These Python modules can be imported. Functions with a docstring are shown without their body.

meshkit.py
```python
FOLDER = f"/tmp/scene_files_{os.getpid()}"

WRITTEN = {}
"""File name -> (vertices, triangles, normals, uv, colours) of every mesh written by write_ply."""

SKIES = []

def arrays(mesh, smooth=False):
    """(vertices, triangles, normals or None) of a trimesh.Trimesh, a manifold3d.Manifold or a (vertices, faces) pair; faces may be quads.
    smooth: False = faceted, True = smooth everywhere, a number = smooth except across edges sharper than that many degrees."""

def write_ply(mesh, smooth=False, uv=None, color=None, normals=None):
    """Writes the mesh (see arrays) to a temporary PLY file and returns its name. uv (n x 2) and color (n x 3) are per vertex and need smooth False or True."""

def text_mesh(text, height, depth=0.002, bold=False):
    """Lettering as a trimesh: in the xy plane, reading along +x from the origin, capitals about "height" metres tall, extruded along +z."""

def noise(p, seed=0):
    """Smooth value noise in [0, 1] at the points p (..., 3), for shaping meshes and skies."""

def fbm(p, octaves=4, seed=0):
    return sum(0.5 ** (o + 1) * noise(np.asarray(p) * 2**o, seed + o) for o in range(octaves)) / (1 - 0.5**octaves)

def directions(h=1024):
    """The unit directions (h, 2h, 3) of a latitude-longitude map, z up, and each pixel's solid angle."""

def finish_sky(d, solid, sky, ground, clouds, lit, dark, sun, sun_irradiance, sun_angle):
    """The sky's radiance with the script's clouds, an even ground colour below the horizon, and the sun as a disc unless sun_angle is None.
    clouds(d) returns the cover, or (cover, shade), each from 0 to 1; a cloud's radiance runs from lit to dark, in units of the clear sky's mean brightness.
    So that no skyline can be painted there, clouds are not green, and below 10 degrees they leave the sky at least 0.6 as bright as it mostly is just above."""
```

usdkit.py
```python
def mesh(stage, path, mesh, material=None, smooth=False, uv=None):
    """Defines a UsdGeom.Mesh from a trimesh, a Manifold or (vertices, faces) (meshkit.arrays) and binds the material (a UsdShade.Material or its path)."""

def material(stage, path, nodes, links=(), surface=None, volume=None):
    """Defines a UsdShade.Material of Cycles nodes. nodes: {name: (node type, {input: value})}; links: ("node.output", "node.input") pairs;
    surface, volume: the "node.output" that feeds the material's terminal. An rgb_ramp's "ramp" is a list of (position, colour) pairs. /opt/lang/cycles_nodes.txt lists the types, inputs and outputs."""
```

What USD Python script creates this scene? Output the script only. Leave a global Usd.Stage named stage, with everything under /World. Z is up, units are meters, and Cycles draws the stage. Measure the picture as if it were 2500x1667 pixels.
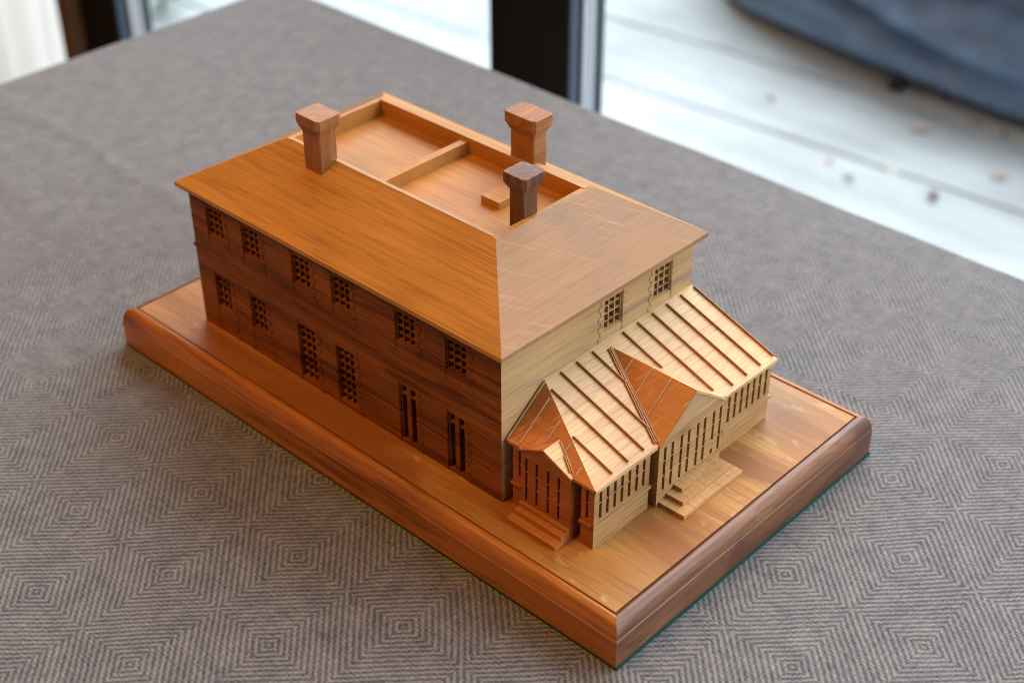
import math, random
import numpy as np, trimesh, manifold3d as m3
import usdkit, meshkit
from pxr import Usd, UsdGeom, UsdLux, Gf, Sdf

random.seed(7); RNG = np.random.default_rng(7)
stage = Usd.Stage.CreateInMemory()
UsdGeom.SetStageUpAxis(stage, "Z"); UsdGeom.SetStageMetersPerUnit(stage, 1.0)
UsdGeom.Xform.Define(stage, "/World")

# ------------------------------------------------------------------ camera
ROT = np.array([[0.68407253, -0.72941224, -0.00159776],
                [-0.41514411, -0.38753611, -0.82308634],
                [0.59975007, 0.56371406, -0.567914]])          # right, down, forward
EYE = (-0.39414056, -0.30319263, 0.53189557)
cam = UsdGeom.Camera.Define(stage, "/World/camera")
mat = np.eye(4); mat[0, :3] = ROT[0]; mat[1, :3] = -ROT[1]; mat[2, :3] = -ROT[2]; mat[3, :3] = EYE
cam.AddTransformOp().Set(Gf.Matrix4d(*mat.ravel().tolist()))
cam.CreateHorizontalApertureAttr(36.0); cam.CreateVerticalApertureAttr(24.0)
cam.CreateFocalLengthAttr(52.236); cam.CreateClippingRangeAttr(Gf.Vec2f(0.02, 100))
cam.CreateFStopAttr(6.6); cam.CreateFocusDistanceAttr(0.745)
cam.CreateExposureAttr(0.0)

# ------------------------------------------------------------------ lamps
def rect_light(name, pos, target, w, h, power, color):
    l = UsdLux.RectLight.Define(stage, "/World/" + name)
    p, t = np.array(pos, float), np.array(target, float)
    z = (p - t) / np.linalg.norm(p - t); x = np.cross([0, 0, 1], z); x /= np.linalg.norm(x); y = np.cross(z, x)
    m = np.eye(4); m[0, :3] = x; m[1, :3] = y; m[2, :3] = z; m[3, :3] = p
    l.AddTransformOp().Set(Gf.Matrix4d(*m.ravel().tolist()))
    l.CreateWidthAttr(w); l.CreateHeightAttr(h); l.CreateIntensityAttr(power); l.CreateColorAttr(Gf.Vec3f(*color))
rect_light("daylight_over_deck", (2.9, 0.9, 2.0), (0.7, 0.6, -0.2), 5.0, 3.0, 8.0, (0.90, 0.97, 1.0))
rect_light("daylight_side_window", (0.9, -2.2, 1.0), (0.12, 0.1, 0.0), 2.2, 1.8, 5.2, (0.92, 0.97, 1.0))
rect_light("warm_room_lamp", (-1.0, 0.7, 2.0), (0.0, 0.2, 0.0), 1.2, 1.2, 8.3, (1.0, 0.45, 0.12))

# ------------------------------------------------------------------ helpers
USED = {}
def numbered(parent, name):
    k = (parent, name); n = USED.get(k, -1) + 1; USED[k] = n
    return f"{parent}/{name}" if n == 0 else f"{parent}/{name}_{n:03d}"
def tag(prim, label=None, cat=None, group=None, kind=None):
    for k, v in (("label", label), ("category", cat), ("group", group), ("kind", kind)):
        if v: prim.SetCustomDataByKey(k, v)
    return prim
def thing(name, label=None, cat=None, group=None, kind=None, loc=(0, 0, 0)):
    path = numbered("/World", name); x = UsdGeom.Xform.Define(stage, path); x.AddTranslateOp().Set(Gf.Vec3d(*map(float, loc)))
    tag(x.GetPrim(), label, cat, group, kind); return path
def part(parent, name, mesh, mtl, label=None, smooth=False, kind=None):
    path = numbered(parent, name); m = usdkit.mesh(stage, path, mesh, mtl, smooth=smooth)
    tag(m.GetPrim(), label, kind=kind); return path
cat_ = trimesh.util.concatenate
def bx(x0, x1, y0, y1, z0, z1):
    m = trimesh.creation.box([x1 - x0, y1 - y0, z1 - z0]); m.apply_translation([(x0 + x1) / 2, (y0 + y1) / 2, (z0 + z1) / 2]); return m
def mbx(x0, x1, y0, y1, z0, z1):
    return m3.Manifold.cube([x1 - x0, y1 - y0, z1 - z0]).translate([x0, y0, z0])
def hull(pts): return trimesh.convex.convex_hull(np.array(pts, float))
def prism(poly, z0, z1):
    return m3.CrossSection([np.array(poly, float)]).extrude(z1 - z0).translate([0, 0, z0])
def bar(p0, p1, up, w, h, sink=0.0002):
    """A square strip lying on a plane with normal up, from p0 to p1."""
    p0, p1, up = (np.array(v, float) for v in (p0, p1, up)); d = (p1 - p0) / np.linalg.norm(p1 - p0); up = up / np.linalg.norm(up)
    s = np.cross(d, up) * w / 2
    return hull([p + sg * s * tp + up * hh for p in (p0, p1) for sg in (-1, 1) for hh, tp in ((-sink, 1), (h * 0.75, 1), (h, 0.7))])

# ------------------------------------------------------------------ materials
def wood(name, dark, mid, light, axis="y", scale=1.0, rough=0.42, coat=0.12, coat_rough=0.2, pores=0.5, fleck=None, patch=None, streak=None, bump=0.25, spec=0.45, soft=0.0, fine=1.0, course=None):
    dark, light = (tuple(a + (b - a) * soft for a, b in zip(c, mid)) for c in (dark, light))
    path = "/World/Looks/" + name
    f = {"x": (7, 170, 170), "y": (170, 7, 170), "z": (170, 170, 7)}[axis]
    g = {"x": (50, 1300, 1300), "y": (1300, 50, 1300), "z": (1300, 1300, 50)}[axis]
    n = {"tc": ("texture_coordinate", {}),
         "mp": ("mapping", {"scale": tuple(v * scale * (fine if v > 10 else 1.0) for v in f)}), "mq": ("mapping", {"scale": tuple(v * scale for v in g)}),
         "a": ("noise_texture", {"scale": 1.0, "detail": 5.0, "roughness": 0.62, "distortion": 0.5}),
         "b": ("noise_texture", {"scale": 1.0, "detail": 3.0, "roughness": 0.6}),
         "c": ("noise_texture", {"scale": 24.0 * scale, "detail": 2.0}),
         "r": ("rgb_ramp", {"ramp": [(0.28, dark), (0.5, mid), (0.72, light)]}),
         "pr": ("rgb_ramp", {"ramp": [(0.36, (1 - pores,) * 3), (0.52, (1, 1, 1))]}),
         "cr": ("rgb_ramp", {"ramp": [(0.3, (0.84, 0.82, 0.8)), (0.7, (1.08, 1.08, 1.08))]}),
         "m1": ("mix_color", {"blend_type": "multiply", "fac": 1.0}), "m2": ("mix_color", {"blend_type": "multiply", "fac": 1.0, "use_clamp": False}),
         "bp": ("bump", {"strength": bump, "distance": 0.0004}),
         "rr": ("map_range", {"from_min": 0.3, "from_max": 0.7, "to_min": rough - 0.07, "to_max": rough + 0.09}),
         "p": ("principled_bsdf", {"roughness": rough, "coat_weight": coat, "coat_roughness": coat_rough, "specular_ior_level": spec})}
    l = [("tc.object", "mp.vector"), ("tc.object", "mq.vector"), ("tc.object", "c.vector"), ("mp.vector", "a.vector"), ("mq.vector", "b.vector"),
         ("a.fac", "r.fac"), ("b.fac", "pr.fac"), ("c.fac", "cr.fac"), ("r.color", "m1.a"), ("pr.color", "m1.b"), ("m1.result", "m2.a"), ("cr.color", "m2.b"),
         ("b.fac", "bp.height"), ("bp.normal", "p.normal"), ("c.fac", "rr.value"), ("rr.result", "p.roughness")]
    out = "m2.result"
    def overlay(tag_, vec_scale, rot, rampstops, color, noise_scale=1.0, detail=3.0, dist=0.6):
        nonlocal out
        n[tag_ + "m"] = ("mapping", {"scale": vec_scale}); n[tag_ + "q"] = ("mapping", {"rotation": rot})
        n[tag_ + "n"] = ("noise_texture", {"scale": noise_scale, "detail": detail, "distortion": dist}); n[tag_ + "r"] = ("rgb_ramp", {"ramp": rampstops})
        n[tag_ + "x"] = ("mix_color", {"b": color})
        l.extend([("tc.object", tag_ + "q.vector"), (tag_ + "q.vector", tag_ + "m.vector"), (tag_ + "m.vector", tag_ + "n.vector"), (tag_ + "n.fac", tag_ + "r.fac"),
                  (tag_ + "r.color", tag_ + "x.fac"), (out, tag_ + "x.a")])
        out = tag_ + "x.result"
    if fleck: overlay("fl", fleck[0], fleck[1], [(0.60, (0, 0, 0)), (0.68, (0.6, 0.6, 0.6))], fleck[2], detail=2.0, dist=0.8)
    if patch: overlay("pa", patch[0], (0, 0, 0.3), [(patch[2], (0, 0, 0)), (patch[2] + 0.06, (0.5, 0.5, 0.5))], patch[1], detail=5.0, dist=0.15)
    if streak: overlay("st", streak[0], (0, 0, 0), [(streak[2], (0, 0, 0)), (streak[2] + 0.14, (0.85, 0.85, 0.85))], streak[1], detail=4.0, dist=0.9)
    if course:                                                        # shallow engraved courses, worn away in places
        n["zs"] = ("separate_xyz", {}); n["zm"] = ("math", {"math_type": "multiply", "value2": 1.0 / course}); n["zf"] = ("math", {"math_type": "fraction"})
        n["zr"] = ("rgb_ramp", {"ramp": [(0.0, (0.55, 0.55, 0.55)), (0.13, (0.62, 0.62, 0.62)), (0.2, (1, 1, 1)), (1.0, (1, 1, 1))]})
        n["zn"] = ("noise_texture", {"scale": 90.0, "detail": 3.0}); n["zw"] = ("rgb_ramp", {"ramp": [(0.38, (0, 0, 0)), (0.6, (0.9, 0.9, 0.9))]}); n["zx"] = ("mix_color", {"blend_type": "multiply"})
        l.extend([("tc.object", "zs.vector"), ("zs.z", "zm.value1"), ("zm.value", "zf.value1"), ("zf.value", "zr.fac"), ("tc.object", "zn.vector"), ("zn.fac", "zw.fac"), ("zw.color", "zx.fac"), (out, "zx.a"), ("zr.color", "zx.b")])
        out = "zx.result"
    l.append((out, "p.base_color"))
    return usdkit.material(stage, path, n, l, surface="p.BSDF")

def plain(name, color, rough=0.5, metallic=0.0, spec=0.5, coat=0.0, noise=0.0, nscale=60.0):
    n = {"tc": ("texture_coordinate", {}), "a": ("noise_texture", {"scale": nscale, "detail": 4.0}),
         "r": ("rgb_ramp", {"ramp": [(0.3, tuple(c * (1 - noise) for c in color)), (0.7, tuple(min(1, c * (1 + noise)) for c in color))]}),
         "p": ("principled_bsdf", {"roughness": rough, "metallic": metallic, "specular_ior_level": spec, "coat_weight": coat})}
    return usdkit.material(stage, "/World/Looks/" + name, n, [("tc.object", "a.vector"), ("a.fac", "r.fac"), ("r.color", "p.base_color")], surface="p.BSDF")

OAK_Y = wood("honey_oak_lengthwise", (0.40, 0.158, 0.020), (0.54, 0.235, 0.033), (0.63, 0.30, 0.052), "y", rough=0.5, pores=0.26, soft=0.4, fine=3.6, scale=0.45)
OAK_FLOOR = wood("honey_oak_well", (0.36, 0.15, 0.025), (0.46, 0.20, 0.036), (0.53, 0.25, 0.055), "y", scale=0.6, rough=0.55, coat=0.05, pores=0.2, soft=0.2)
OAK_HIP = wood("quartered_oak", (0.285, 0.155, 0.074), (0.33, 0.18, 0.089), (0.375, 0.21, 0.108), "x", rough=0.55, coat=0.06, coat_rough=0.4, pores=0.12, spec=0.3, soft=0.3, fine=2.2,
               fleck=((480, 13, 40), (0, 0, -0.92), (0.41, 0.24, 0.145)))
RIM = wood("lightened_rim_oak", (0.46, 0.25, 0.115), (0.54, 0.31, 0.15), (0.60, 0.37, 0.19), "y", rough=0.62, coat=0.0, pores=0.2)  # lightened so the glare on the rim top sits in the colour
WALL_SHADED = wood("shaded_wall_wood", (0.17, 0.050, 0.010), (0.275, 0.084, 0.016), (0.36, 0.122, 0.025), "y", scale=0.8, rough=0.6, coat=0.0, spec=0.2, pores=0.3, course=0.0031,  # dark red tone holds the shade of the unlit long side
              streak=((40, 9, 150), (0.10, 0.026, 0.007), 0.52))
WALL_LIT = wood("lit_end_wall_wood", (0.43, 0.265, 0.12), (0.53, 0.345, 0.165), (0.59, 0.40, 0.205), "x", scale=0.6, rough=0.5, pores=0.15, soft=0.4,  # paler than the long wall: daylight on this end is painted in
            streak=((7, 60, 48), (0.28, 0.16, 0.115), 0.545))
ANNEX_LIT = wood("lit_annex_wood", (0.37, 0.20, 0.078), (0.48, 0.28, 0.115), (0.55, 0.34, 0.15), "x", scale=0.7, rough=0.5, pores=0.3, soft=0.1, course=0.0031,  # pale annex wood, lightened further for the daylight on its front
             streak=((14, 40, 70), (0.27, 0.135, 0.085), 0.55))
FLANK_SHADED = wood("shaded_annex_wood", (0.30, 0.085, 0.018), (0.40, 0.12, 0.025), (0.46, 0.15, 0.035), "y", scale=0.9, rough=0.5, pores=0.3, course=0.0031)  # annex wood again, reddened and darkened to paint its shaded side
ROOF_LIT = wood("lit_annex_roof", (0.54, 0.315, 0.135), (0.67, 0.425, 0.20), (0.74, 0.50, 0.26), "x", scale=0.8, rough=0.5, pores=0.32, coat=0.05, coat_rough=0.3, soft=0.15, fine=1.0)  # pale roof wood with the daylight on these slopes mixed into the colour
SLOPE_SHADED = wood("shaded_annex_slope", (0.40, 0.12, 0.02), (0.48, 0.15, 0.026), (0.54, 0.18, 0.035), "y", scale=0.5, rough=0.42, pores=0.15,  # shaded slopes of the same roof, shade put into a deeper orange
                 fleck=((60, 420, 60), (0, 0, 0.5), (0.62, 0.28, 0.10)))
BATTEN = wood("shaded_batten_oak", (0.27, 0.11, 0.028), (0.34, 0.145, 0.04), (0.40, 0.18, 0.055), "y", rough=0.5, pores=0.2)  # darkened to carry the shaded side faces of the strips
BOARD = wood("base_board_cherry", (0.30, 0.12, 0.024), (0.44, 0.21, 0.052), (0.54, 0.29, 0.088), "y", scale=0.45, rough=0.52, coat=0.05, spec=0.32, coat_rough=0.3, pores=0.25,
             patch=((130, 60, 60), (0.62, 0.40, 0.20), 0.625), streak=((24, 5, 30), (0.25, 0.088, 0.018), 0.485))
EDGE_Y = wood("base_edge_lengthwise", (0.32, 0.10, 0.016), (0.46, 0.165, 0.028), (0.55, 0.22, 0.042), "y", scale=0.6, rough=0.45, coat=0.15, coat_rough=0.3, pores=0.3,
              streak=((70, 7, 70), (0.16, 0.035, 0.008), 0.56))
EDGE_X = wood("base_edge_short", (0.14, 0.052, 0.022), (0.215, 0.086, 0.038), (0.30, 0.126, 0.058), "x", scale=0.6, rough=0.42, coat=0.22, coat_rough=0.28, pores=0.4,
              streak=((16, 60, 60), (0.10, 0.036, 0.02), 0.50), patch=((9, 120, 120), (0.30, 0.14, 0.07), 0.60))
REDWOOD = wood("reddish_chimney", (0.25, 0.085, 0.020), (0.35, 0.13, 0.035), (0.41, 0.17, 0.05), "z", rough=0.48, pores=0.3)
TAN = wood("brown_chimney", (0.26, 0.09, 0.022), (0.36, 0.14, 0.04), (0.44, 0.19, 0.065), "x", rough=0.48, pores=0.35)
WALNUT = wood("walnut_chimney", (0.07, 0.022, 0.008), (0.155, 0.053, 0.021), (0.26, 0.105, 0.045), "z", scale=1.3, rough=0.45, pores=0.55)
FELT = plain("green_felt", (0.0, 0.055, 0.045), rough=0.95, noise=0.3, nscale=900)
STEP = wood("step_oak", (0.48, 0.255, 0.09), (0.57, 0.32, 0.125), (0.63, 0.38, 0.165), "x", rough=0.45, pores=0.25)
STEP_SHADED = wood("shaded_step_wood", (0.36, 0.12, 0.022), (0.46, 0.17, 0.035), (0.52, 0.21, 0.05), "y", rough=0.45, pores=0.25)  # step wood with the shade of the flank painted into it

def cloth_material():
    N = 21.0
    n = {"tc": ("texture_coordinate", {}), "wob": ("noise_texture", {"scale": 130.0, "detail": 2.0}), "wm": ("vector_math", {"math_type": "multiply_add", "vector2": (0.0011, 0.0011, 0.0), "vector3": (0, 0, 0)}),
         "wob2": ("noise_texture", {"scale": 9.0, "detail": 1.0}), "wm2": ("vector_math", {"math_type": "multiply_add", "vector2": (0.006, 0.006, 0.0), "vector3": (0, 0, 0)}),
         "off": ("vector_math", {"math_type": "add"}),
         "sx": ("separate_xyz", {}),
         # m = 19.26993 (x - x0) + 0.76958 (y - y0), n = -0.0135 (x - x0) + 25.81628 (y - y0)
         "m1": ("math", {"math_type": "multiply_add", "value2": 19.26993, "value3": 19.26993 * 0.1026 - 0.76958 * 0.21434}), "m2": ("math", {"math_type": "multiply_add", "value2": 0.76958}),
         "n1": ("math", {"math_type": "multiply_add", "value2": -0.0135, "value3": -0.0135 * 0.1026 - 25.81628 * 0.21434}), "n2": ("math", {"math_type": "multiply_add", "value2": 25.81628}),
         "pm": ("math", {"math_type": "pingpong", "value2": 1.0}), "pn": ("math", {"math_type": "pingpong", "value2": 1.0}), "pk": ("math", {"math_type": "multiply", "value2": 12.0}), "g": ("math", {"math_type": "multiply_add", "value2": 9.0}),
         "ph": ("math", {"math_type": "multiply", "value2": 2 * math.pi}), "dx": ("math", {"math_type": "multiply", "value2": 2 * math.pi / 0.00215}), "dc": ("math", {"math_type": "cosine"}), "dm": ("math", {"math_type": "multiply_add", "value2": 0.05, "value3": 0.0}), "cs": ("math", {"math_type": "cosine"}),
         # thread by thread unevenness: long soft slubs in both weave directions, and the dashes of the twill
         "ma": ("mapping", {"scale": (45, 900, 1)}), "na": ("noise_texture", {"scale": 1.0, "detail": 3.0}),
         "mb": ("mapping", {"scale": (900, 45, 1)}), "nb": ("noise_texture", {"scale": 1.0, "detail": 3.0}),
         "nc": ("noise_texture", {"scale": 900.0, "detail": 2.0}), "nd": ("noise_texture", {"scale": 70.0, "detail": 4.0, "roughness": 0.7}),
         "s0": ("math", {"math_type": "add"}), "s1": ("math", {"math_type": "multiply_add", "value2": 0.235, "value3": 0.5}), "s2": ("math", {"math_type": "multiply_add", "value2": 0.55}), "s3": ("math", {"math_type": "multiply_add", "value2": 0.5}),
         "s4": ("math", {"math_type": "multiply_add", "value2": 0.85}), "s5": ("math", {"math_type": "multiply_add", "value2": 0.65}), "s6": ("math", {"math_type": "subtract", "value2": 1.275}),
         "r": ("rgb_ramp", {"ramp": [(0.05, (0.040, 0.045, 0.056)), (0.5, (0.132, 0.132, 0.144)), (0.95, (0.262, 0.251, 0.250))]}),
         "bp": ("bump", {"strength": 0.5, "distance": 0.0005}),
         "p": ("principled_bsdf", {"roughness": 0.9, "specular_ior_level": 0.2, "sheen_weight": 0.25, "sheen_roughness": 0.5})}
    l = [("tc.object", "wob.vector"), ("wob.color", "wm.vector1"), ("tc.object", "wob2.vector"), ("wob2.color", "wm2.vector1"), ("wm2.vector", "wm.vector3"), ("tc.object", "off.vector1"), ("wm.vector", "off.vector2"),
         ("off.vector", "sx.vector"), ("sx.x", "m1.value1"), ("sx.y", "m2.value1"), ("m1.value", "m2.value3"), ("sx.x", "n1.value1"), ("sx.y", "n2.value1"), ("n1.value", "n2.value3"),
         ("m2.value", "pm.value1"), ("n2.value", "pn.value1"), ("pm.value", "pk.value1"), ("pn.value", "g.value1"), ("pk.value", "g.value3"), ("g.value", "ph.value1"), ("sx.x", "dx.value1"), ("dx.value", "dc.value1"), ("dc.value", "dm.value1"), ("ph.value", "cs.value1"),
         ("tc.object", "ma.vector"), ("ma.vector", "na.vector"), ("tc.object", "mb.vector"), ("mb.vector", "nb.vector"), ("tc.object", "nc.vector"), ("tc.object", "nd.vector"),
         ("cs.value", "s1.value1"), ("dm.value", "s0.value1"), ("s1.value", "s0.value2"), ("na.fac", "s2.value1"), ("s0.value", "s2.value3"), ("nb.fac", "s3.value1"), ("s2.value", "s3.value3"), ("nc.fac", "s4.value1"), ("s3.value", "s4.value3"),
         ("nd.fac", "s5.value1"), ("s4.value", "s5.value3"), ("s5.value", "s6.value1"), ("s6.value", "r.fac"), ("r.color", "p.base_color"), ("s6.value", "bp.height"), ("bp.normal", "p.normal")]
    return usdkit.material(stage, "/World/Looks/woven_cloth", n, l, surface="p.BSDF")
CLOTH = cloth_material()
GLASS = usdkit.material(stage, "/World/Looks/pane_glass", {"t": ("transparent_bsdf", {"color": (0.97, 0.985, 0.99)}), "g": ("glossy_bsdf", {"roughness": 0.02}), "f": ("fresnel", {"IOR": 1.35}), "ge": ("geometry", {}), "iv": ("math", {"math_type": "subtract", "value1": 1.0}), "fm": ("math", {"math_type": "multiply"}), "x": ("mix_closure", {})},
                        [("ge.backfacing", "iv.value2"), ("f.fac", "fm.value1"), ("iv.value", "fm.value2"), ("fm.value", "x.fac"), ("t.BSDF", "x.closure1"), ("g.BSDF", "x.closure2")], surface="x.closure")
BLACK = plain("black_frame_paint", (0.006, 0.006, 0.0065), rough=0.45, spec=0.3)
SIDE = plain("stile_sky_reflection", (0.055, 0.085, 0.13), rough=0.4, spec=0.5)  # blue tone paints the sky reflected in the black stile edge
WHITE = plain("white_seal", (0.66, 0.72, 0.80), rough=0.5)
GASKET = plain("dark_gasket", (0.04, 0.055, 0.065), rough=0.5)
JAMB = wood("brown_jamb_wood", (0.10, 0.06, 0.035), (0.17, 0.10, 0.06), (0.22, 0.14, 0.085), "z", scale=0.2)
CURTAIN = usdkit.material(stage, "/World/Looks/curtain_fabric", {"d": ("diffuse_bsdf", {"color": (0.86, 0.86, 0.84)}), "t": ("translucent_bsdf", {"color": (0.90, 0.90, 0.88)}), "x": ("mix_closure", {"fac": 0.55})},
                          [("d.BSDF", "x.closure1"), ("t.BSDF", "x.closure2")], surface="x.closure")
DECK = [wood("painted_deck_%s" % w, tuple(c * k for c in (0.53, 0.58, 0.61)), tuple(c * k for c in (0.625, 0.685, 0.73)), tuple(c * k for c in (0.70, 0.76, 0.80)), "y", scale=0.12, rough=0.6, pores=0.2, coat=0.0, bump=0.1,
             patch=((26, 15, 26), (0.27, 0.28, 0.27), 0.665)) for w, k in (("pale", 1.0), ("greyer", 0.94), ("worn", 0.97))]
TARP = plain("dark_blue_vinyl", (0.115, 0.180, 0.290), rough=0.40, spec=0.45, coat=0.0, noise=0.2, nscale=20)
FLOOR = wood("room_floor_wood", (0.16, 0.09, 0.05), (0.22, 0.13, 0.07), (0.27, 0.16, 0.09), "y", scale=0.15)
LEAFM = [plain("leaf_" + nme, c, rough=0.7, noise=0.3, nscale=80) for nme, c in (("brown", (0.16, 0.09, 0.065)), ("pink_tan", (0.62, 0.44, 0.38)), ("red_brown", (0.22, 0.05, 0.03)), ("grey_green", (0.36, 0.33, 0.26)), ("pale_tan", (0.62, 0.50, 0.42)))]
GREEN = plain("pale_green_leaf", (0.26, 0.34, 0.18), rough=0.6, noise=0.3, nscale=50)
STEM = plain("plant_stem", (0.18, 0.16, 0.09), rough=0.7)

# ------------------------------------------------------------------ setting: room floor and deck outside the door
f = stage.GetPrimAtPath(part("/World", "floor", bx(-2.2, 0.80, -1.8, 3.0, -0.86, -0.80), FLOOR)); tag(f, kind="structure")
deck = thing("deck", kind="structure", loc=(1.80, 1.5, -0.76))
ANG = math.radians(4.4)
for i in range(-3, 12):
    w = 0.27
    m = bx(i * w + 0.006, (i + 1) * w - 0.006, -3.4, 2.6, -0.035, RNG.uniform(-0.002, 0.0))
    m.apply_transform(trimesh.transformations.rotation_matrix(ANG, [0, 0, 1]))
    part(deck, "plank", m, DECK[(i * 5 + 1) % 3])

# ------------------------------------------------------------------ tablecloth
EX, EY, ER = 0.4585, 0.806, 0.006
def wrap(u, e):
    """Distance along the cloth -> (horizontal place, drop) round the table edge."""
    s = np.maximum(u - (e - ER), 0); a = np.minimum(s / ER, math.pi / 2); rest = np.maximum(s - ER * math.pi / 2, 0)
    return np.where(u < e - ER, u, e - ER + ER * np.sin(a)), ER * (1 - np.cos(a)) + rest
us = np.concatenate([np.arange(-1.0, EX - ER, 0.006), np.linspace(EX - ER, EX + 0.02, 12), np.arange(EX + 0.03, EX + 0.28, 0.015)])
vs = np.concatenate([np.arange(-0.85, EY - ER, 0.006), np.linspace(EY - ER, EY + 0.02, 12), np.arange(EY + 0.03, EY + 0.28, 0.015)])
U, V = np.meshgrid(us, vs, indexing="ij")
X, dx = wrap(U, EX); Y, dy = wrap(V, EY)
Z = -(dx + dy)
P = np.stack([U, V, 0 * U], -1)
rel = (meshkit.fbm(P * 7.0, 3, 3) - 0.5) * 0.0022 + (meshkit.fbm(P * 30.0, 2, 9) - 0.5) * 0.0006
line = 0.126 + 0.012 * np.sin((V - 0.45) * 5.5) + 0.003 * np.sin(V * 40)
rel += 0.0014 * np.exp(-((U - line) / 0.005) ** 2) * np.clip((V - 0.42) / 0.08, 0, 1)
line2 = 0.055 + 0.05 * (V - 0.5)
rel += 0.0010 * np.exp(-((U - line2) / 0.012) ** 2) * np.clip((V - 0.5) / 0.1, 0, 1)
near = np.maximum(np.maximum(-U, U - 0.2235), np.maximum(-V, V - 0.40))
rel = np.where(near < 0, -0.0004, rel * np.clip(near / 0.03, 0, 1) - 0.0004)
hang = np.clip((dx + dy) / 0.05, 0, 1)
X = X + hang * 0.010 * np.sin(V * 28) * (dx > 0); Y = Y + hang * 0.010 * np.sin(U * 28) * (dy > 0)
Z = Z + rel
ni, nj = U.shape; idx = np.arange(ni * nj).reshape(ni, nj)
quads = np.stack([idx[:-1, :-1], idx[1:, :-1], idx[1:, 1:], idx[:-1, 1:]], -1).reshape(-1, 4)
p = part("/World", "tablecloth", (np.stack([X, Y, Z], -1).reshape(-1, 3), quads), CLOTH, smooth=True)
tag(stage.GetPrimAtPath(p), "grey brown woven cloth with concentric diamond stripes spread under the wooden model", "tablecloth")

# ------------------------------------------------------------------ glazed door beyond the table
XD = 0.65
door = thing("glazed_door", "black framed glass door looking out on a pale deck beyond the table edge", "door", loc=(XD, 0.64, -0.80))
def stile(y0, y1):
    o = np.array([-XD, -0.64, 0.80])
    def at(m): m.apply_translation(o); return m
    s = part(door, "stile", at(bx(XD, XD + 0.0225, y0, y1, -0.80, 1.40)), BLACK)
    part(s, "edge_face", at(bx(XD + 0.003, XD + 0.0155, y0 - 0.0025, y0, -0.80, 1.40)), SIDE)
    part(s, "seal", at(bx(XD + 0.0225, XD + 0.040, y0 - 0.003, y1 + 0.001, -0.80, 1.40)), WHITE)
    part(s, "gasket", at(bx(XD + 0.040, XD + 0.054, y0 - 0.0035, y1 + 0.0015, -0.80, 1.40)), GASKET)
stile(0.603, 0.709); stile(1.430, 1.521)
o = np.array([-XD, -0.64, 0.80])
def at(m): m.apply_translation(o); return m
for y0, y1 in ((-0.95, 0.600), (0.712, 1.427)):
    part(door, "pane", at(bx(XD + 0.029, XD + 0.035, y0, y1, -0.74, 1.36)), GLASS)
part(door, "sill_rail", at(bx(XD - 0.004, XD + 0.060, -0.95, 1.60, -0.86, -0.74)), BLACK)
part(door, "head_rail", at(bx(XD - 0.004, XD + 0.060, -0.95, 1.60, 1.36, 1.46)), BLACK)
part(door, "jamb", at(bx(XD - 0.02, XD + 0.05, 1.523, 1.550, -0.80, 1.40)), JAMB, label="brown wooden jamb beside the black stile")

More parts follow.
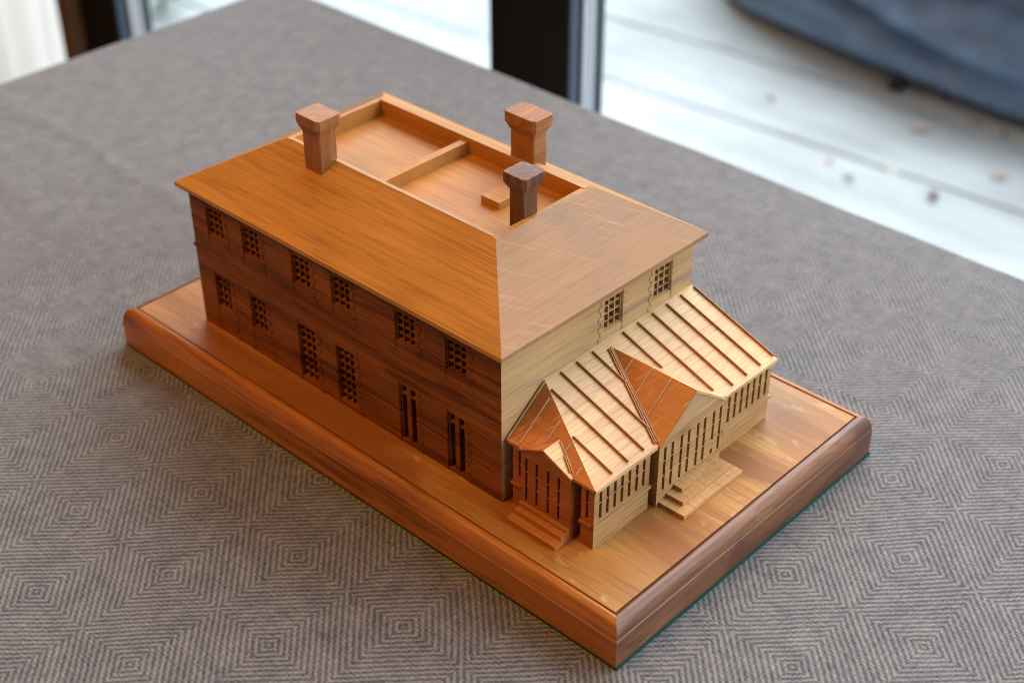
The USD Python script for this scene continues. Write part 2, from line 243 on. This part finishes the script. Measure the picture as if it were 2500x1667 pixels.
cy = np.linspace(1.568, 2.39, 160); cz = np.linspace(-0.78, 1.38, 12)
CYg, CZg = np.meshgrid(cy, cz, indexing="ij")
fold = 0.026 * np.sin((CYg - 1.56) * 46 + 0.6 * np.sin(CZg * 1.5)) + 0.010 * np.sin((CYg) * 103 + CZg)
pts = np.stack([fold, CYg - 1.9, CZg + 0.78], -1).reshape(-1, 3); idx = np.arange(160 * 12).reshape(160, 12)
cur = thing("curtain", "off white curtain in soft folds beside the door, at the left of the table", "curtain", loc=(0.715, 1.9, -0.78))
part(cur, "fabric", (pts, np.stack([idx[:-1, :-1], idx[1:, :-1], idx[1:, 1:], idx[:-1, 1:]], -1).reshape(-1, 4)), CURTAIN, smooth=True)

# ------------------------------------------------------------------ things on the deck
def cover():
    t = thing("furniture_cover", "dark blue vinyl cover draped in folds over something on the deck outside", "cover", loc=(2.75, 0.75, -0.76))
    n, k = 260, 46
    ang = np.linspace(0, 2 * math.pi, n, endpoint=False)
    sx, sy = 0.615, 0.98
    ca, sa = np.cos(ang), np.sin(ang); e = 0.72
    bx_, by_ = np.sign(ca) * np.abs(ca) ** e * sx, np.sign(sa) * np.abs(sa) ** e * sy
    rows = []
    for j in range(k):
        v = j / (k - 1)
        z = 0.035 + 0.85 * v
        shrink = 1 - 0.10 * v - 0.35 * max(0, v - 0.86) / 0.14
        q = np.stack([bx_ * 3, by_ * 3, np.full(n, z * 2.0)], -1)
        arc = ang * 9
        fold = ang * 8 + 34 * v + 7 * meshkit.fbm(q * 0.7, 2, 5)
        f = (0.11 * np.abs(np.sin(fold * 0.5)) - 0.05 + 0.022 * np.sin(1.7 * fold + 1)) * min(1, max(0, v - 0.03) * 8) * (1 - v ** 6) + (meshkit.fbm(np.stack([bx_ * 4 + z * 3, by_ * 4 - z * 3, z * 9 + 0 * bx_], -1), 4, 11) - 0.5) * 0.12 * min(1, v * 5)
        f += 0.014 * math.exp(-((v - 0.03) / 0.02) ** 2)
        L = np.hypot(bx_, by_)
        rows.append(np.stack([bx_ * (shrink + f / L), by_ * (shrink + f / L), z + 0.02 * np.sin(arc * 0.6) * v + 0.012 * np.sin(ang * 5) * (v < 0.05)], -1))
    pts = np.concatenate(rows + [np.array([[0, 0, 0.90]])]); fs = []
    for j in range(k - 1):
        for i in range(n):
            a, b = j * n + i, j * n + (i + 1) % n; fs += [[a, b, b + n], [a, b + n, a + n]]
    for i in range(n): fs.append([(k - 1) * n + i, (k - 1) * n + (i + 1) % n, k * n])
    part(t, "vinyl_sheet", trimesh.Trimesh(pts, fs, process=False), TARP, smooth=True)
    for yy in (0.27, -0.6):
        w = trimesh.creation.cylinder(0.022, 0.02, sections=20); w.apply_transform(trimesh.transformations.rotation_matrix(math.pi / 2, [1, 0, 0])); w.apply_translation([-0.60, yy, 0.022])
        part(t, "caster", w, BLACK)
cover()

def leaf_mesh(L, W, seed):
    r = np.random.default_rng(seed); n = 9; top = []
    for i in range(n):
        s = i / (n - 1); w = W * math.sin(math.pi * min(1, s ** 0.8)) * (1 + 0.25 * r.uniform(-1, 1)) / 2; lift = 0.006 * math.sin(3 * s + seed)
        top += [[s * L - L / 2, -w, lift + 0.10 * w + 0.002], [s * L - L / 2, 0, lift + 0.002], [s * L - L / 2, w, lift + 0.15 * w + 0.002]]
    top = np.array(top); pts = np.concatenate([top, top - [0, 0, 0.0008]]); fs = []
    for i in range(n - 1):
        for c in (0, 1):
            a = i * 3 + c; fs += [[a, a + 3, a + 4], [a, a + 4, a + 1]]; b = a + n * 3; fs += [[b, b + 4, b + 3], [b, b + 1, b + 4]]
    return trimesh.Trimesh(pts, fs, process=False)
LEAVES = [((1.806, 0.738), 0.050, 0.034, 0, "dark brown leaf lying alone near the middle of the pale deck"),
          ((2.023, 0.896), 0.050, 0.042, 1, "pink tan leaf lying on the deck below the red brown leaf"),
          ((2.200, 0.937), 0.060, 0.030, 2, "red brown leaf at the hem of the dark blue cover"),
          ((2.115, 0.916), 0.055, 0.020, 4, "tan curled leaf just in front of the red brown leaf"),
          ((1.847, 0.851), 0.050, 0.036, 4, "pale tan leaf between two plank seams of the deck"),
          ((1.950, 1.188), 0.055, 0.026, 4, "faded tan leaf left of all others, below the cover's left end"),
          ((1.955, 0.686), 0.050, 0.030, 1, "pinkish leaf farthest right on the deck"),
          ((1.766, 0.888), 0.040, 0.024, 3, "grey green leaf nearest the table edge"),
          ((1.792, 0.947), 0.034, 0.020, 1, "small pink leaf on a plank seam near the table edge"),
          ((2.134, 0.818), 0.070, 0.028, 3, "long grey green leaf under the right end of the cover"),
          ((2.120, 0.765), 0.040, 0.022, 0, "small brown leaf right of the long grey green leaf"),
          ((2.254, 1.384), 0.040, 0.026, 4, "tan leaf against the left end of the cover")]
for i, ((x, y), L, W, mi, lab) in enumerate(LEAVES):
    m = leaf_mesh(L * 0.85, W * 0.5, i); m.apply_transform(trimesh.transformations.rotation_matrix(i * 1.9 + 0.4, [0, 0, 1])); t = thing("fallen_leaf", lab, "leaf", "dead leaves scattered on the deck", loc=(x, y, -0.758))
    part(t, "blade", m, LEAFM[mi], smooth=True)
pl = thing("potted_plant", "small pale green plant on the deck behind the left pane", "plant", loc=(1.395, 2.46, -0.76))
for i in range(26):
    a = i * 2.4; L = 0.07 + 0.05 * RNG.random(); m = leaf_mesh(L, L * 0.42, i + 40); m.apply_translation([L / 2, 0, 0])
    m.apply_transform(trimesh.transformations.rotation_matrix(-0.35 - 0.6 * RNG.random(), [0, 1, 0])); m.apply_transform(trimesh.transformations.rotation_matrix(a, [0, 0, 1])); m.apply_translation([0.02 * math.cos(a), 0.02 * math.sin(a), 0.02 + 0.004 * i])
    part(pl, "leaf", m, GREEN, smooth=True)
part(pl, "stem", trimesh.creation.cylinder(0.006, 0.16, sections=8), STEM)

# ------------------------------------------------------------------ the wooden model
model = thing("wooden_house_model", "oiled wood model of a hip roofed house with glazed annex on a moulded base", "model house")
W_, L_, HB = 0.2235, 0.400, 0.0268
part(model, "felt_pad", bx(0.0002, W_ + 0.0005, -0.0007, L_ + 0.0005, -0.0006, 0.0014), FELT, label="dark green felt under the base")
part(model, "base_board", bx(0.0082, W_ - 0.0082, 0.0082, L_ - 0.0082, 0.0015, HB), BOARD)
arc = [(0.0004 + 0.0059 * (1 - math.cos(a)), 0.0182 + 0.0088 * math.sin(a)) for a in np.linspace(0, math.pi / 2, 12)]
PROF = [(0.0082, 0.0014), (0.0, 0.0014), (0.0, 0.0178)] + arc + [(0.0068, 0.0268), (0.0069, 0.0254), (0.0082, 0.0254)]
def moulding(side):
    n = len(PROF); pts = []
    for end in (0, 1):
        for d, z in PROF:
            t = d if end == 0 else 1
            if side == "near": q = (d if end == 0 else W_ - d, d, z)
            if side == "far": q = (d if end == 0 else W_ - d, L_ - d, z)
            if side == "left": q = (d, d if end == 0 else L_ - d, z)
            if side == "right": q = (W_ - d, d if end == 0 else L_ - d, z)
            pts.append(q)
    fs = []
    for i in range(n):
        j = (i + 1) % n; fs += [[i, j, n + j], [i, n + j, n + i]]
    m = trimesh.Trimesh(pts, fs, process=False)
    from shapely.geometry import Polygon
    tri = trimesh.creation.triangulate_polygon(Polygon(PROF), engine="earcut")
    key = {tuple(np.round(p, 7)): i for i, p in enumerate(PROF)}
    ids = [key[tuple(np.round(p, 7))] for p in tri[0]]
    for a, b, c in tri[1]: m.faces = np.vstack([m.faces, [ids[a], ids[b], ids[c]], [n + ids[a], n + ids[c], n + ids[b]]])
    m.fix_normals(); return m
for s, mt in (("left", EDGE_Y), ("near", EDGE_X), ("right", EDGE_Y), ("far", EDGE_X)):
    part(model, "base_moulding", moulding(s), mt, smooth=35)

X0, X1, Y0, Y1, ZT = 0.0290, 0.1815, 0.1018, 0.3512, 0.1230
T = 0.012
UP = [0.3285, 0.2960, 0.2525, 0.2200, 0.1700, 0.1330]
OPEN = [(y, 0.0935, 0.1122, 0.0144, 3, 4) for y in UP] + [(0.3283, 0.0445, 0.0665, 0.0134, 3, 4), (0.2956, 0.0445, 0.0665, 0.0134, 3, 4), (0.2525, 0.0300, 0.0665, 0.0142, 3, 7), (0.2200, 0.0300, 0.0665, 0.0142, 3, 7)]
DOORS = [(0.1706, 0.0292, 0.0660), (0.1343, 0.0292, 0.0660)]
wall = prism([(X0, Y0), (X0, Y1), (X0 + T, Y1 - T), (X0 + T, Y0 + T)], HB, ZT)
if wall.volume() < 0: wall = prism([(X0, Y0), (X0 + T, Y0 + T), (X0 + T, Y1 - T), (X0, Y1)], HB, ZT)
wall = prism([(X0, Y0), (X0 + T, Y0 + T), (X0 + T, Y1 - T), (X0, Y1)], HB, ZT)
for y, z0, z1, w, c, r in OPEN: wall -= mbx(X0 - 0.01, X0 + 0.0095, y - w / 2, y + w / 2, z0, z1)
for y, z0, z1 in DOORS: wall -= mbx(X0 - 0.01, X0 + 0.0095, y - 0.0062, y + 0.0062, z0, z1)
part(model, "long_wall", wall, WALL_SHADED)
front = prism([(X0, Y0), (X1, Y0), (X1 - T, Y0 + T), (X0 + T, Y0 + T)], HB, ZT)
FW = [(0.1140, 0.0945, 0.1135, 0.0146), (0.1555, 0.0945, 0.1135, 0.0146)]
for x, z0, z1, w in FW: front -= mbx(x - w / 2, x + w / 2, Y0 - 0.01, Y0 + 0.0095, z0, z1)
part(model, "end_wall", front, WALL_LIT)
part(model, "long_wall", prism([(X1, Y0), (X1, Y1), (X1 - T, Y1 - T), (X1 - T, Y0 + T)], HB, ZT), WALL_SHADED)
part(model, "end_wall", prism([(X0 + T, Y1 - T), (X1 - T, Y1 - T), (X1, Y1), (X0, Y1)], HB, ZT), WALL_LIT)
part(model, "string_course", bx(X0 - 0.0005, X1 + 0.0005, Y1, Y1 + 0.0014, 0.0792, 0.0815), WALL_SHADED)
part(model, "string_course", bx(X0 - 0.0006, X0, Y0 + 0.0005, Y1 - 0.0003, 0.0795, 0.0812), WALL_SHADED)

def flip(m, f):
    """(along, depth outwards, z) boxes -> world; f maps points."""
    m.vertices = f(m.vertices); m.fix_normals(); return m
def window(f, c, z0, z1, w, cols, rows, mtl, quoin_to, q_sides=(-1, 1), name="window"):
    """A window in a wall: f maps (along, out, z); the wall's face is out = 0."""
    fr = []
    e = 0.0007
    fr = [bx(c - w / 2, c - w / 2 + e, -0.0045, -0.0009, z0, z1), bx(c + w / 2 - e, c + w / 2, -0.0045, -0.0009, z0, z1), bx(c - w / 2 + e, c + w / 2 - e, -0.0045, -0.0009, z0, z0 + e), bx(c - w / 2 + e, c + w / 2 - e, -0.0045, -0.0009, z1 - e, z1)]
    path = part(model, name, flip(cat_(fr), f), mtl)
    b = 0.00042
    for i in range(1, cols):
        u = c - w / 2 + w * i / cols; part(path, "glazing_bar", flip(bx(u - b, u + b, -0.0036, -0.0012, z0 + e, z1 - e), f), mtl)
    for i in range(1, rows):
        z = z0 + (z1 - z0) * i / rows
        part(path, "glazing_bar", flip(bx(c - w / 2 + e, c + w / 2 - e, -0.0034, -0.0014, z - b, z + b), f), mtl)
    quoins(path, f, c, w, quoin_to, z1 + 0.0014, mtl, q_sides)
    return path
def quoins(path, f, c, w, zb, zt, mtl, sides=(-1, 1)):
    blocks = []
    n = max(3, int(round((zt - zb) / 0.0034))); h = (zt - zb) / n
    for s in sides:
        for i in range(n):
            long_ = 0.0046 if i % 2 == 0 else 0.0031
            u0, u1 = c + s * (w / 2 + 0.0004), c + s * (w / 2 + long_)
            blocks.append(bx(min(u0, u1), max(u0, u1), -0.0004, 0.00035, zb + i * h + 0.00012, zb + (i + 1) * h - 0.00012))
    part(path, "quoin_surround", flip(cat_(blocks), f), mtl)
fl = lambda v: np.stack([X0 - v[:, 1], v[:, 0], v[:, 2]], -1)
ff = lambda v: np.stack([v[:, 0], Y0 - v[:, 1], v[:, 2]], -1)
for y, z0, z1, w, c, r in OPEN: window(fl, y, z0, z1, w, c, r, WALL_SHADED, (0.0868 if z0 > 0.08 else HB + 0.0002))
for x, z0, z1, w in FW: window(ff, x, z0, z1, w, 3, 4, WALL_LIT, 0.0892)
for y, z0, z1 in DOORS:
    fr = [bx(y - 0.0062, y - 0.0052, -0.0045, -0.0009, z0, z1), bx(y + 0.0052, y + 0.0062, -0.0045, -0.0009, z0, z1), bx(y - 0.0016, y + 0.0016, -0.005, -0.0007, z0, z1)]
    path = part(model, "glazed_double_door", flip(cat_(fr), fl), WALL_SHADED)
    for s in (-1, 1): part(path, "transom_bar", flip(bx(*sorted((y + s * 0.0016, y + s * 0.0052)), -0.0040, -0.0011, z1 - 0.0070, z1 - 0.0060), fl), WALL_SHADED)
    quoins(path, fl, y, 0.0124, HB + 0.0002, z1 + 0.0014, WALL_SHADED)

# main roof
EXA, EXB, EYA, EYB, EZ = 0.0236, 0.1870, 0.0964, 0.3560, 0.1226
RXA, RXB, RYA, RYB, RZ = 0.0682, 0.1424, 0.1424, 0.3052, 0.1514
def slope(a, b, c, d, mt):
    pts = [(x, y, EZ - dz) for x, y in (a, b) for dz in (0, 0.0026)] + [(x, y, RZ - dz) for x, y in (c, d) for dz in (0, 0.0034)]
    part(model, "roof_slope", hull(pts), mt)
slope((EXA, EYA), (EXA, EYB), (RXA, RYA), (RXA, RYB), OAK_Y)
slope((EXA, EYA), (EXB, EYA), (RXA, RYA), (RXB, RYA), OAK_HIP)
slope((EXB, EYA), (EXB, EYB), (RXB, RYA), (RXB, RYB), OAK_Y)
slope((EXA, EYB), (EXB, EYB), (RXA, RYB), (RXB, RYB), OAK_HIP)
IXA, IXB, IYA, IYB = 0.0712, 0.1372, 0.1456, 0.3022
for a, b, c, d in (((RXA, RYA), (RXA, RYB), (IXA, IYB), (IXA, IYA)), ((RXA, RYA), (IXA, IYA), (IXB, IYA), (RXB, RYA)), ((RXB, RYA), (IXB, IYA), (IXB, IYB), (RXB, RYB)), ((RXA, RYB), (RXB, RYB), (IXB, IYB), (IXA, IYB))):
    part(model, "roof_rim", hull([(x, y, z) for x, y in (a, b, c, d) for z in (0.1400, RZ + 0.00005)]), OAK_FLOOR)
for a in (bx(RXA + 0.0004, IXA - 0.0003, RYA + 0.003, RYB - 0.003, RZ, RZ + 0.0003), bx(IXB + 0.0003, RXB - 0.0004, RYA + 0.001, RYB - 0.001, RZ, RZ + 0.0004)):
    part(model, "rim_cap", a, RIM)
part(model, "roof_well_floor", bx(IXA, IXB, IYA, IYB, 0.1385, 0.1420), OAK_FLOOR)
part(model, "well_divider", bx(IXA, IXB, 0.2298, 0.2346, 0.1420, 0.1494), OAK_FLOOR)
part(model, "well_block", bx(0.1022, 0.1185, 0.1724, 0.1858, 0.1420, 0.1462), OAK_FLOOR, label="small block on the floor of the roof well")

def chimney(x0, x1, y0, y1, zb, zt, over, caph, mtl, label):
    cx, cy, hx, hy = (x0 + x1) / 2, (y0 + y1) / 2, (x1 - x0) / 2, (y1 - y0) / 2
    prof = [(zb, 0.0), (zt - caph, 0.0)] 
    rows = [(zb, 0)] + [(zt - caph, 0), (zt - caph * 0.985, over * 0.32), (zt - caph * 0.82, over * 0.36), (zt - caph * 0.80, over * 0.64), (zt - caph * 0.68, over * 0.70), (zt - caph * 0.60, over * 0.94), (zt - caph * 0.50, over), (zt - caph * 0.12, over), (zt - caph * 0.03, over * 0.93), (zt, over * 0.80)]
    def loft(rs, name, parent, lab=None):
        pts, n = [], 8
        for z, o in rs:
            c = 0.0007 + 0.4 * o
            a, b = hx + o, hy + o
            pts += [(cx - a + c, cy - b, z), (cx + a - c, cy - b, z), (cx + a, cy - b + c, z), (cx + a, cy + b - c, z), (cx + a - c, cy + b, z), (cx - a + c, cy + b, z), (cx - a, cy + b - c, z), (cx - a, cy - b + c, z)]
        fs = []
        for j in range(len(rs) - 1):
            for i in range(n):
                k = (i + 1) % n; A, B = j * n + i, j * n + k; fs += [[A, B, B + n], [A, B + n, A + n]]
        for i in range(1, n - 1): fs.append([0, i + 1, i]); t = (len(rs) - 1) * n; fs.append([t, t + i, t + i + 1])
        pts = np.array(pts); pts += (meshkit.fbm(pts * 300, 2, 4)[:, None] - 0.5) * 0.0006
        return part(parent, name, trimesh.Trimesh(pts, fs, process=False), mtl, label=lab, smooth=25)
    s = loft(rows[:2], "chimney", model, label)
    loft(rows[1:], "chimney_cap", s)
chimney(0.0592, 0.0714, 0.2650, 0.2794, 0.136, 0.1790, 0.0026, 0.0098, REDWOOD, "reddish chimney on the front ridge")
chimney(0.1384, 0.1494, 0.1812, 0.1986, 0.138, 0.1787, 0.0029, 0.0100, TAN, "brown chimney on the back ridge")
chimney(0.0918, 0.1026, 0.1450, 0.1556, 0.141, 0.1756, 0.0030, 0.0088, WALNUT, "short dark walnut chimney in the roof well")

# annex
AX0, AX1, AY0, AZE = 0.0336, 0.1815, 0.0441, 0.0668
SILL = 0.0416
def slots_front(m, xs, y, z0, z1, w=0.0021, d=0.0055):
    for x in xs: m -= mbx(x - w / 2, x + w / 2, y - 0.01, y + d, z0, z1)
    return m
def slots_flank(m, ys, x, z0, z1, w=0.0021, d=0.0055):
    for y in ys: m -= mbx(x - 0.01, x + d, y - w / 2, y + w / 2, z0, z1)
    return m
XL = [0.0384, 0.0438, 0.0494, 0.0549, 0.0606, 0.0664, 0.0719]; XR = [0.1434, 0.1490, 0.1547, 0.1603, 0.1659, 0.1715, 0.1772]
XG = [0.0854, 0.0915, 0.0990, 0.1051, 0.1127, 0.1186, 0.1262, 0.1322]
part(model, "annex_core", mbx(0.0420, 0.1790, 0.0520, Y0, HB, 0.0700), FLANK_SHADED)
corner = mbx(AX0, 0.0767, AY0, 0.0525, HB, AZE)
corner = slots_front(corner, XL, AY0, 0.0446, 0.0632); corner = slots_flank(corner, [0.0487], AX0, 0.0446, 0.0645, 0.0017)
def block(m, label=None):
    return part(model, "annex_wall", m, ANNEX_LIT, label)
# the corner block is split so each face takes its lit or shaded colour
cut = prism([(AX0 - 0.001, AY0 - 0.001), (0.0767 + 0.001, AY0 - 0.001), (0.0767 + 0.001, 0.0530), (AX0 + 0.0084, 0.0530), (AX0, AY0)], HB - 0.01, 0.08)
wf = block(corner ^ cut); wl = part(model, "annex_wall", corner - cut, FLANK_SHADED)
right = block(slots_front(mbx(0.1385, AX1, AY0, 0.0600, HB, AZE), XR, AY0, 0.0446, 0.0632))
AG = 0.0415
g = mbx(0.0804, 0.1348, AG, 0.0600, HB, AZE); g = slots_front(g, XG[:6] + XG[7:], AG, 0.0348, 0.0632); g = slots_front(g, XG[6:7], AG, 0.0442, 0.0632); g = slots_front(g, XG[6:7], AG, 0.0348, 0.0385)
gw = block(g, "wall under the front gable with pairs of tall slots")
XF = 0.0310
fg = mbx(XF, 0.0450, 0.0572, 0.0905, HB, AZE); fg = slots_flank(fg, [0.0867, 0.0797, 0.0721, 0.0650], XF, 0.0355, 0.0630, 0.0015)
fgw = part(model, "annex_wall", fg, FLANK_SHADED, "wall under the small side gable with tall slots")
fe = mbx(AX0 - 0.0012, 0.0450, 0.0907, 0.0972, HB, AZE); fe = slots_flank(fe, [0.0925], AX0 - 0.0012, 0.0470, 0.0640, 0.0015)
few = part(model, "annex_wall", fe, FLANK_SHADED)
# transom bars across the slots
def tr_front(path, xs, y, zs):
    for x in xs:
        for z in zs: part(path, "transom_bar", bx(x - 0.0010, x + 0.0010, y + 0.0003, y + 0.0014, z - 0.00035, z + 0.00035), ANNEX_LIT)
tr_front(wf, XL, AY0, [0.0542]); tr_front(right, XR, AY0, [0.0542]); tr_front(gw, XG[:6] + XG[7:], AG, [0.0541, 0.0441]); tr_front(gw, XG[6:7], AG, [0.0541])
for path, ys, x, zs in ((fgw, [0.0867, 0.0797, 0.0721, 0.0650], XF, [0.0541, 0.0450]), (wl, [0.0487], AX0, [0.0545]), (few, [0.0925], AX0 - 0.0012, [0.0545])):
    for y in ys:
        for z in zs: part(path, "transom_bar", bx(x + 0.0003, x + 0.0014, y - 0.00075, y + 0.00075, z - 0.00035, z + 0.00035), FLANK_SHADED)
# sills
def sill(m, mt): part(model, "annex_sill", m, mt)
sill(hull([(x, y, z) for x, y in ((AX0 - 0.0013, AY0 - 0.0013), (0.0772, AY0 - 0.0013), (0.0772, AY0 + 0.001), (AX0 + 0.001, AY0 + 0.001)) for z in (SILL - 0.0009, SILL + 0.0007)]), ANNEX_LIT)
sill(bx(AX0 - 0.0013, AX0 + 0.0002, AY0 + 0.0012, 0.0530, SILL - 0.0009, SILL + 0.0007), FLANK_SHADED)
sill(bx(0.1380, AX1 + 0.0010, AY0 - 0.0013, AY0 + 0.001, SILL - 0.0009, SILL + 0.0007), ANNEX_LIT)
sill(bx(AX0 - 0.0026, AX0 + 0.0002, 0.0909, 0.0978, SILL - 0.0009, SILL + 0.0007), FLANK_SHADED)

# annex roof
ez, tz, ey, tx = 0.0670, 0.0886, 0.0421, 0.0606
EXL, EXR = 0.0316, 0.1828
sm = (tz - ez) / (Y0 - ey); zm = lambda y: ez + (y - ey) * sm
sh = (tz - ez) / (tx - EXL); zh = lambda x: ez + (x - EXL) * sh
th = 0.0016
main = [(EXL, ey, ez), (EXR, ey, ez), (EXR, Y0, tz), (tx, Y0, tz)]
part(model, "annex_roof_slope", hull([(x, y, z - d) for x, y, z in main for d in (0, th)]), ROOF_LIT)
hipp = [(EXL, ey, ez), (EXL, Y0, ez), (tx, Y0, tz)]
part(model, "annex_roof_slope", hull([(x, y, z - d) for x, y, z in hipp for d in (0, th)]), SLOPE_SHADED)
GX, GZ, GL, GR = 0.1075, 0.0872, 0.0797, 0.1353
sg = (GZ - ez) / (GX - GL); gy = AG - 0.0007
part(model, "gable_roof_slope", hull([(x, y, z - d) for x, z in ((GL, ez), (GX, GZ)) for y in (gy, Y0) for d in (0, th)]), SLOPE_SHADED)
part(model, "gable_roof_slope", hull([(x, y, z - d) for x, z in ((GR, ez), (GX, GZ)) for y in (gy, Y0) for d in (0, th)]), ROOF_LIT)
part(model, "pediment", hull([(x, y, z) for y in (AG, 0.0560) for x, z in ((0.0804, AZE + 0.0001), (0.1348, AZE + 0.0001), (GX, GZ - 0.0013))]), WALL_LIT)
# side gable over the flank
SY, SZ, SL, SR, sx = 0.0750, 0.0750, 0.0914, 0.0567, XF - 0.0006
xback = EXL + (SZ - ez) / sh
part(model, "gable_roof_slope", hull([(x, y, z - d) for y, z, xe in ((SR, ez, EXL + 0.002), (SY, SZ, xback + 0.002)) for x in (sx, xe) for d in (0, 0.0012)]), ROOF_LIT)
part(model, "gable_roof_slope", hull([(x, y, z - d) for y, z, xe in ((SL, ez, EXL + 0.002), (SY, SZ, xback + 0.002)) for x in (sx, xe) for d in (0, 0.0012)]), SLOPE_SHADED)
part(model, "pediment", hull([(x, y, z) for x in (XF, 0.0400) for y, z in ((0.0572, AZE + 0.0001), (0.0905, AZE + 0.0001), (SY, SZ - 0.0011))]), FLANK_SHADED)
nm = (0, -sm, 1); nh = (-sh, 0, 1); ng = (-sg, 0, 1); ngr = (sg, 0, 1)
bw, bh = 0.0009, 0.0013
def batten(p0, p1, nrm, w=bw, h=bh, mt=BATTEN, label=None): part(model, "roof_batten", bar(p0, p1, nrm, w, h), mt, label)
def hip_y(x): return ey + (x - EXL) / (tx - EXL) * (Y0 - ey)
for i in range(12):
    x = 0.1827 - 0.01240 * i
    if i == 0: x = 0.1822
    y1 = Y0 - 0.0016 if x > tx else hip_y(x) - 0.0026
    y0 = ey + 0.0022
    if GL < x < GR:
        half = (GR - GL) / 2; fr = 1 - abs(x - GX) / half
        zz = ez + fr * (GZ - ez); y0 = ey + (zz - ez) / sm + 0.0016
    if abs(x - GX) < 0.004: continue
    if y1 - y0 > 0.003: batten((x, y0, zm(y0)), (x, y1, zm(y1)), nm)
for y in (0.0930, 0.0806, 0.0682, 0.0558):                          # on the hipped end
    x1 = EXL + (y - ey) / (Y0 - ey) * (tx - EXL) - 0.0012; x0 = EXL + 0.0012
    if SR < y < SL: x0 = EXL + (ez + (1 - abs(y - SY) / 0.0172) * (SZ - ez) - ez) / sh + 0.0006
    if x1 - x0 > 0.002: batten((x0, y, zh(x0)), (x1, y, zh(x1)), nh, 0.0008, 0.0008, RIM)
batten((EXL + 0.001, Y0 - 0.0011, zh(EXL + 0.001)), (tx - 0.001, Y0 - 0.0011, zh(tx - 0.001)), nh, 0.0010, 0.0008, RIM)
batten((EXL + 0.0004, SL + 0.001, ez + 0.0002), (EXL + 0.0004, Y0 - 0.001, ez + 0.0002), nh, 0.0010, 0.0008, RIM)
gz = lambda x: ez + (x - GL) * sg
for y in (0.0817, 0.0690, 0.0563):                                  # on the front gable's left slope
    zv = zm(y); xv = GL + (zv - ez) / sg
    batten((xv + 0.0010, y, gz(xv + 0.0010)), (GX - 0.0006, y, gz(GX - 0.0006)), ng, 0.0008, 0.0007, RIM)
# valley strips: one on the main slope, one on the gable slope
vy = ey + (GZ - ez) / sm
def valley(side):
    a = np.array([GL if side < 0 else GR, ey, ez]); b = np.array([GX, vy, GZ])
    for off, n_, s_ in ((0.0021, nm, side), (0.0006, nm, side)):
        o = np.array([s_ * off * 0.9, 0, 0]); o[1] = 0.0
        p, q = a + o, b + o; p[2], q[2] = zm(p[1]), zm(q[1])
        p = p + (q - p) * 0.03; q = q - (q - p) * 0.02
        batten(p, q, n_, 0.0007, 0.0010, BATTEN if off > 0.001 else RIM)
valley(-1)
p0, p1 = np.array([GL + 0.0012, ey, gz(GL + 0.0012)]), np.array([GX, vy - 0.0015, GZ]); p1[0] -= 0.0002
batten(p0, p1, ng, 0.0007, 0.0007, RIM)
# side gable strip and valley
za = lambda y: ez + (y - SR) * (SZ - ez) / (SY - SR)
n_s = (0, -(SZ - ez) / (SY - SR), 1)
batten((XF + 0.0060, 0.0670, za(0.0670)), (XF + 0.0016, SR + 0.0026, za(SR + 0.0026)), n_s, 0.0007, 0.0010, BATTEN)
batten((xback - 0.0008, SY - 0.0012, za(SY - 0.0012)), (XF + 0.0022, SR + 0.0005, za(SR + 0.0005)), n_s, 0.0007, 0.0009, RIM)
# eave strips
part(model, "eave_strip", bx(EXL, GL - 0.0006, ey - 0.0006, ey + 0.0005, ez - 0.0017, ez + 0.0003), ROOF_LIT)
part(model, "eave_strip", bx(GR + 0.0006, EXR, ey - 0.0006, ey + 0.0005, ez - 0.0017, ez + 0.0003), ROOF_LIT)

# steps: each tread a row of small blocks
def steps_front():
    s = part(model, "garden_steps", bx(0.0945 + 0.001, 0.1208 - 0.001, 0.0380, AG - 0.0001, HB, HB + 0.0062), STEP, "broad steps below the front gable")
    for k, (xa, xb, ya, yb, za_, zb_) in enumerate(((0.0824, 0.1330, 0.0246, 0.0302, 0.0, 0.0022), (0.0884, 0.1270, 0.0302, 0.0358, 0.0, 0.0044), (0.0945, 0.1210, 0.0358, AG - 0.0002, 0.0, 0.0066))):
        n = int(round((xb - xa) / 0.0046)); w = (xb - xa) / n
        for i in range(n): part(s, "step_block", bx(xa + i * w + 0.00008, xa + (i + 1) * w - 0.00008, ya + 0.00006, yb - 0.00006, HB + za_, HB + zb_ - RNG.uniform(0, 0.00012)), STEP)
        for j, sx_ in enumerate((xa, xb)):                              # returns of the lower steps along the sides
            if k < 2:
                a, b = (sx_, sx_ + 0.0059) if j == 0 else (sx_ - 0.0059, sx_)
                for (q0, q1) in ((yb, (yb + AG) / 2), ((yb + AG) / 2, AG - 0.0002)):
                    part(s, "step_block", bx(a + 0.00005, b - 0.00005, q0 + 0.00006, q1 - 0.00006, HB, HB + zb_ - 0.0001), STEP)
steps_front()
def steps_side():
    s = part(model, "garden_steps", bx(0.0286, XF - 0.0001, 0.0572, 0.0900, HB, HB + 0.0076), STEP_SHADED, "two narrow steps below the small side gable")
    for xa, xb, zb_, ya, yb in ((0.0194, 0.0246, 0.0030, 0.0568, 0.0900), (0.0246, 0.0286, 0.0060, 0.0572, 0.0890)):
        n = 7; w = (yb - ya) / n
        for i in range(n): part(s, "step_block", bx(xa + 0.00005, xb - 0.00005, ya + i * w + 0.00006, ya + (i + 1) * w - 0.00006, HB, HB + zb_ - RNG.uniform(0, 0.0001)), STEP_SHADED)
steps_side()
